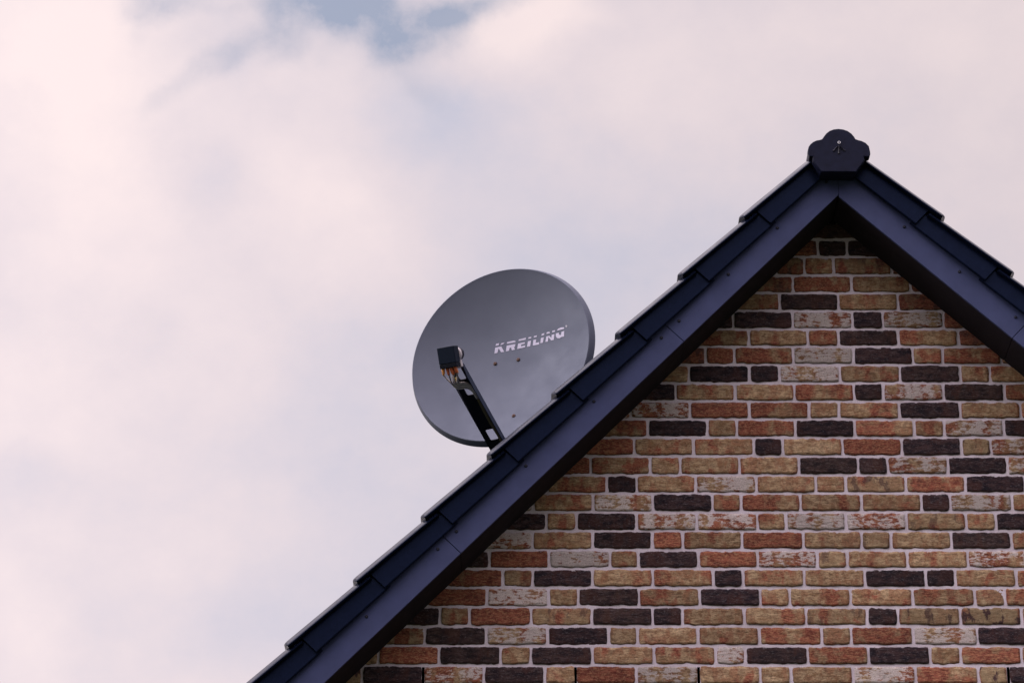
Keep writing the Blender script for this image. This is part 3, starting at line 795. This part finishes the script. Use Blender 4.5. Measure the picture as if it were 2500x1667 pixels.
# feed arm: a sheet-metal channel with cut-outs, seen from below
T0 = Vector((0, -.285, .44)); B0 = Vector((0, -.475, -.02)); dA = (B0 - T0).normalized()
mA = Vector((0, dA.z, -dA.y)).normalized()
if mA.y > 0: mA = -mA
def A(u, t, m_=0.0):
    p_ = T0 + dA * t + mA * m_; return D(u, p_.y, p_.z)
def lx(t):
    pts = [(-.03, -.030), (.0, -.034), (.05, -.046), (.09, -.053), (.28, -.058), (.62, -.058)]
    for (a0, b0), (a1, b1) in zip(pts, pts[1:]):
        if t <= a1: return b0 + (b1 - b0) * (t - a0) / (a1 - a0)
    return pts[-1][1]
RX = .031
arm = MB()
holes = [(-.020, .010, -.018, .052), (-.026, .009, .088, .146), (-.034, .004, .360, .424)]
ts = [-.03]
for h0 in holes: ts += [h0[2], h0[3]]
ts += [.50]
def hslab(u0, u1, v0, v1, ta, tb):
    # u0,u1 left edge at ta,tb ; v0,v1 right edge at ta,tb
    P8 = [A(u0, ta), A(v0, ta), A(v1, tb), A(u1, tb)] + [A(u0, ta, -.0022), A(v0, ta, -.0022), A(v1, tb, -.0022), A(u1, tb, -.0022)]
    arm.add(P8, [(0, 1, 2, 3), (7, 6, 5, 4), (0, 4, 5, 1), (1, 5, 6, 2), (2, 6, 7, 3), (3, 7, 4, 0)])
def rrect(u0, u1, t0, t1, r_=.007, n=4):
    pts = []
    for (cu, ct, a0) in ((u0 + r_, t0 + r_, 180), (u1 - r_, t0 + r_, 270), (u1 - r_, t1 - r_, 0), (u0 + r_, t1 - r_, 90)):
        for i in range(n + 1):
            a_ = math.radians(a0 + 90 * i / n); pts.append((cu + r_ * math.cos(a_), ct + r_ * math.sin(a_)))
    return pts
# web panels between the holes
def web_hole(ta, tb, hole):
    u0, u1, t0, t1 = hole
    rr = rrect(u0, u1, t0, t1)
    n = len(rr); q4 = n // 4
    corners = [(lx(ta), ta), (RX, ta), (RX, tb), (lx(tb), tb)]
    for kk in (0, -.0022):
        v = [A(*c_, kk) for c_ in corners] + [A(*c_, kk) for c_ in rr]
        f = []
        for ci in range(4):
            seg = [4 + ci * q4 + i for i in range(q4)]
            for i in range(q4 - 1): f.append((ci, seg[i + 1], seg[i]))
            nxt = 4 + ((ci + 1) % 4) * q4
            f.append((ci, (ci + 1) % 4, nxt, seg[-1]))
        arm.add(v, f)
    v = [A(*c_, 0) for c_ in rr] + [A(*c_, -.0022) for c_ in rr]
    arm.add(v, [(i, (i + 1) % n, n + (i + 1) % n, n + i) for i in range(n)])
web_hole(-.030, .070, holes[0]); web_hole(.070, .155, holes[1])
hslab(lx(.155), lx(.28), RX, RX, .155, .28); hslab(lx(.28), lx(.35), RX, RX, .28, .35)
web_hole(.35, .435, holes[2]); hslab(lx(.435), lx(.52), RX, RX, .435, .52)
armo = arm.obj('feed_arm', M_armd, dish)
fl = MB()
fl.prism([(-.035, 0), (.52, 0), (.52, .030), (.02, .033), (-.030, .018)], RX, RX + .003, lambda p, t: A(t, p[0], p[1]))
fl.obj('flange', M_armb, armo)
fl = MB()
fl.prism([(.08, -.0005), (.52, -.0005), (.52, -.022), (.08, -.020)], -.0610, -.0585, lambda p, t: A(t, p[0], p[1]))
fl.obj('flange', M_armd, armo)

# low-noise converter
AXL = Vector((0, .42, -.907)).normalized()              # towards the reflector
DNL = Vector((0, -.907, -.42)).normalized()              # square to it, downwards
LC = Vector((-.003, -.268, .545))
TW = .050
def LB(x, d, a_):                 # x across, d down, a_ along the axis towards the dish
    # slight roll of the converter in its clamp
    x2 = x * math.cos(TW) - d * math.sin(TW); d2 = x * math.sin(TW) + d * math.cos(TW)
    p_ = LC + DNL * d2 + AXL * a_; return D(p_.x + x2, p_.y, p_.z)
lb = MB()
lb.prism([(-.040, -.046), (.040, -.046), (.040, .028), (-.040, .028)], -.026, .028, lambda p, t: LB(p[0], p[1], t))
lnb = lb.obj('converter', M_lnb, dish, bevel=.0035, seg=3)
b_ = MB(); b_.prism([(-.0395, .0285), (.0395, .0285), (.0385, .046), (-.0385, .046)], -.0245, .0265, lambda p, t: LB(p[0], p[1], t))
b_.obj('base', M_lnb2, lnb, bevel=.002)
def ring_solid(prof, cx0, cd0, n=28):
    v = []; f = []
    for (rr, aa) in prof: v += [LB(cx0 + rr * math.cos(6.28319 * i / n), cd0 + rr * math.sin(6.28319 * i / n), aa) for i in range(n)]
    for j in range(len(prof) - 1): f += [(j * n + i, j * n + (i + 1) % n, (j + 1) * n + (i + 1) % n, (j + 1) * n + i) for i in range(n)]
    f += [tuple(range(n))[::-1], tuple(range((len(prof) - 1) * n, len(prof) * n))]
    return v, f
b_ = MB(); b_.add(*ring_solid([(.022, .028), (.022, .062)], .002, -.012)); b_.obj('neck', M_lnb, lnb, smooth=False)
b_ = MB(); b_.add(*ring_solid([(.034, .029), (.036, .031), (.036, .047), (.034, .049)], .010, -.010)); cl_ = b_.obj('clamp', M_clamp, lnb); shade_auto(cl_)
b_ = MB(); b_.add(*ring_solid([(.030, .049), (.032, .053), (.032, .072), (.029, .084), (.020, .091), (.008, .094)], .012, -.012)); hn = b_.obj('feed_horn', M_horn, lnb); shade_auto(hn)
# bracket from the clamp down to the end of the arm
b_ = MB(); b_.prism([(.006, .012), (.034, .012), (.038, .046), (.020, .052), (.008, .048)], .040, .060, lambda p, t: LB(p[0], p[1], t))
b_.obj('bracket', M_clamp, lnb, bevel=.002)

# plug boots and cables
boots = [(-.030, -.010, M_orange, .030, -.004), (-.012, -.008, M_red, .034, .002), (-.004, .010, M_orange, .028, .004), (.008, -.010, M_red, .036, .006), (.020, .006, M_orange, .030, .006), (.026, -.012, M_red, .030, .004)]
ends = []
for i, (x, a_, m_, ln, lean) in enumerate(boots):
    p0 = LB(x, .044, a_); p1 = LB(x + lean, .044 + ln, a_ + .004)
    b_ = MB(); mid_ = (p0 + p1) / 2
    b_.tube([p0, p0.lerp(p1, .15), mid_, p0.lerp(p1, .85), p1], .005, 12, rads=[.0066, .0074, .0068, .0058, .0040])
    b_.obj('plug', m_, lnb, smooth=True); ends.append((x, a_, p1))
b_ = MB(); yb0, yb1 = A(-.034, .012, .020), A(-.028, .044, .016)
b_.tube([yb0, yb0.lerp(yb1, .5), yb1], .005, 12, rads=[.0050, .0070, .0042]); b_.obj('plug', M_yellow, lnb, smooth=True)

def spline(pts, n=8):
    pts = [Vector(p) for p in pts]; pts = [pts[0] * 2 - pts[1]] + pts + [pts[-1] * 2 - pts[-2]]; out = []
    for i in range(1, len(pts) - 2):
        a, b2, c2_, d2 = pts[i - 1:i + 3]
        for j in range(n):
            t = j / n
            out.append(.5 * ((2 * b2) + (c2_ - a) * t + (2 * a - 5 * b2 + 4 * c2_ - d2) * t * t + (3 * b2 - a - 3 * c2_ + d2) * t ** 3))
    out.append(pts[-2]); return out
for i, (x, a_, p1) in enumerate(ends):
    g1 = A(-.058 + i * .0075, .034 + .002 * i, .022 + .003 * (i % 2))
    g2 = A(-.044 + .004 * i, .078 - .0050 * i, .020)
    g3 = A(-.012 + .001 * i, .094 - .0068 * i, .012)
    g4 = A(.006 + .0020 * i, .116 - .005 * i, .007)
    g5 = A(.010 + .0016 * i, .170, .006 - .001 * (i % 3))
    g6 = A(.006 + .0022 * i, .30, .005 + .002 * (i % 2)); g7 = A(.010 + .0018 * i, .42, .006); g8 = A(.008 + .002 * i, .50, .006)
    if i in (0, 2, 4):
        b_ = MB(); b_.tube(spline([p1, g1, g2, g3, g4, g5]), .0034, 8); b_.obj('cable', M_cable if i % 2 == 0 else M_cable3, dish, smooth=True)
        b_ = MB(); b_.tube(spline([g5, g6, g7, g8]), .0028, 8); b_.obj('cable', M_cable2, dish, smooth=True)
    else:
        b_ = MB(); b_.tube(spline([p1, g1, g2, g3, g4, g5]), .0034, 8); b_.obj('cable', M_cable if i % 2 == 0 else M_cable3, dish, smooth=True)

# mount behind the reflector and the mast through the roof
mp = DC + Hx * 0 + Vx * -.06 - root_loc
mtop = Vector((0, 0, 0)) + (DC + Vx * .02 - Nx * .17 - root_loc)
mbase = Vector((mtop.x, mtop.y, -.25))
b_ = MB(); b_.tube([mbase, Vector((mtop.x, mtop.y, mtop.z + .04))], .03, 24); b_.obj('mast', M_mast, dish, smooth=False)
b_ = MB(); b_.tube([Vector((mtop.x, mtop.y, -.02)), Vector((mtop.x, mtop.y, .10)), Vector((mtop.x, mtop.y, .14))], .05, 24, rads=[.13, .045, .034]); b_.obj('flashing', M_felt, dish, smooth=True)
b_ = MB()
b_.prism([(-.075, -.32), (.075, -.32), (.075, .03), (-.075, .03)], -.122, -.106, lambda p, t: D(p[0], p[1], t))
for s_ in (-.05, .05): b_.prism([(-.30, -.112), (.02, -.112), (.0, -.20), (-.20, -.20)], s_ - .003, s_ + .003, lambda p, t: D(t, p[0], p[1]))
b_.prism([(-.02, -.52), (.02, -.52), (.02, -.10), (-.02, -.10)], -.122, -.108, lambda p, t: D(p[0], p[1], t))
b_.obj('mounting_bracket', M_armd, dish)
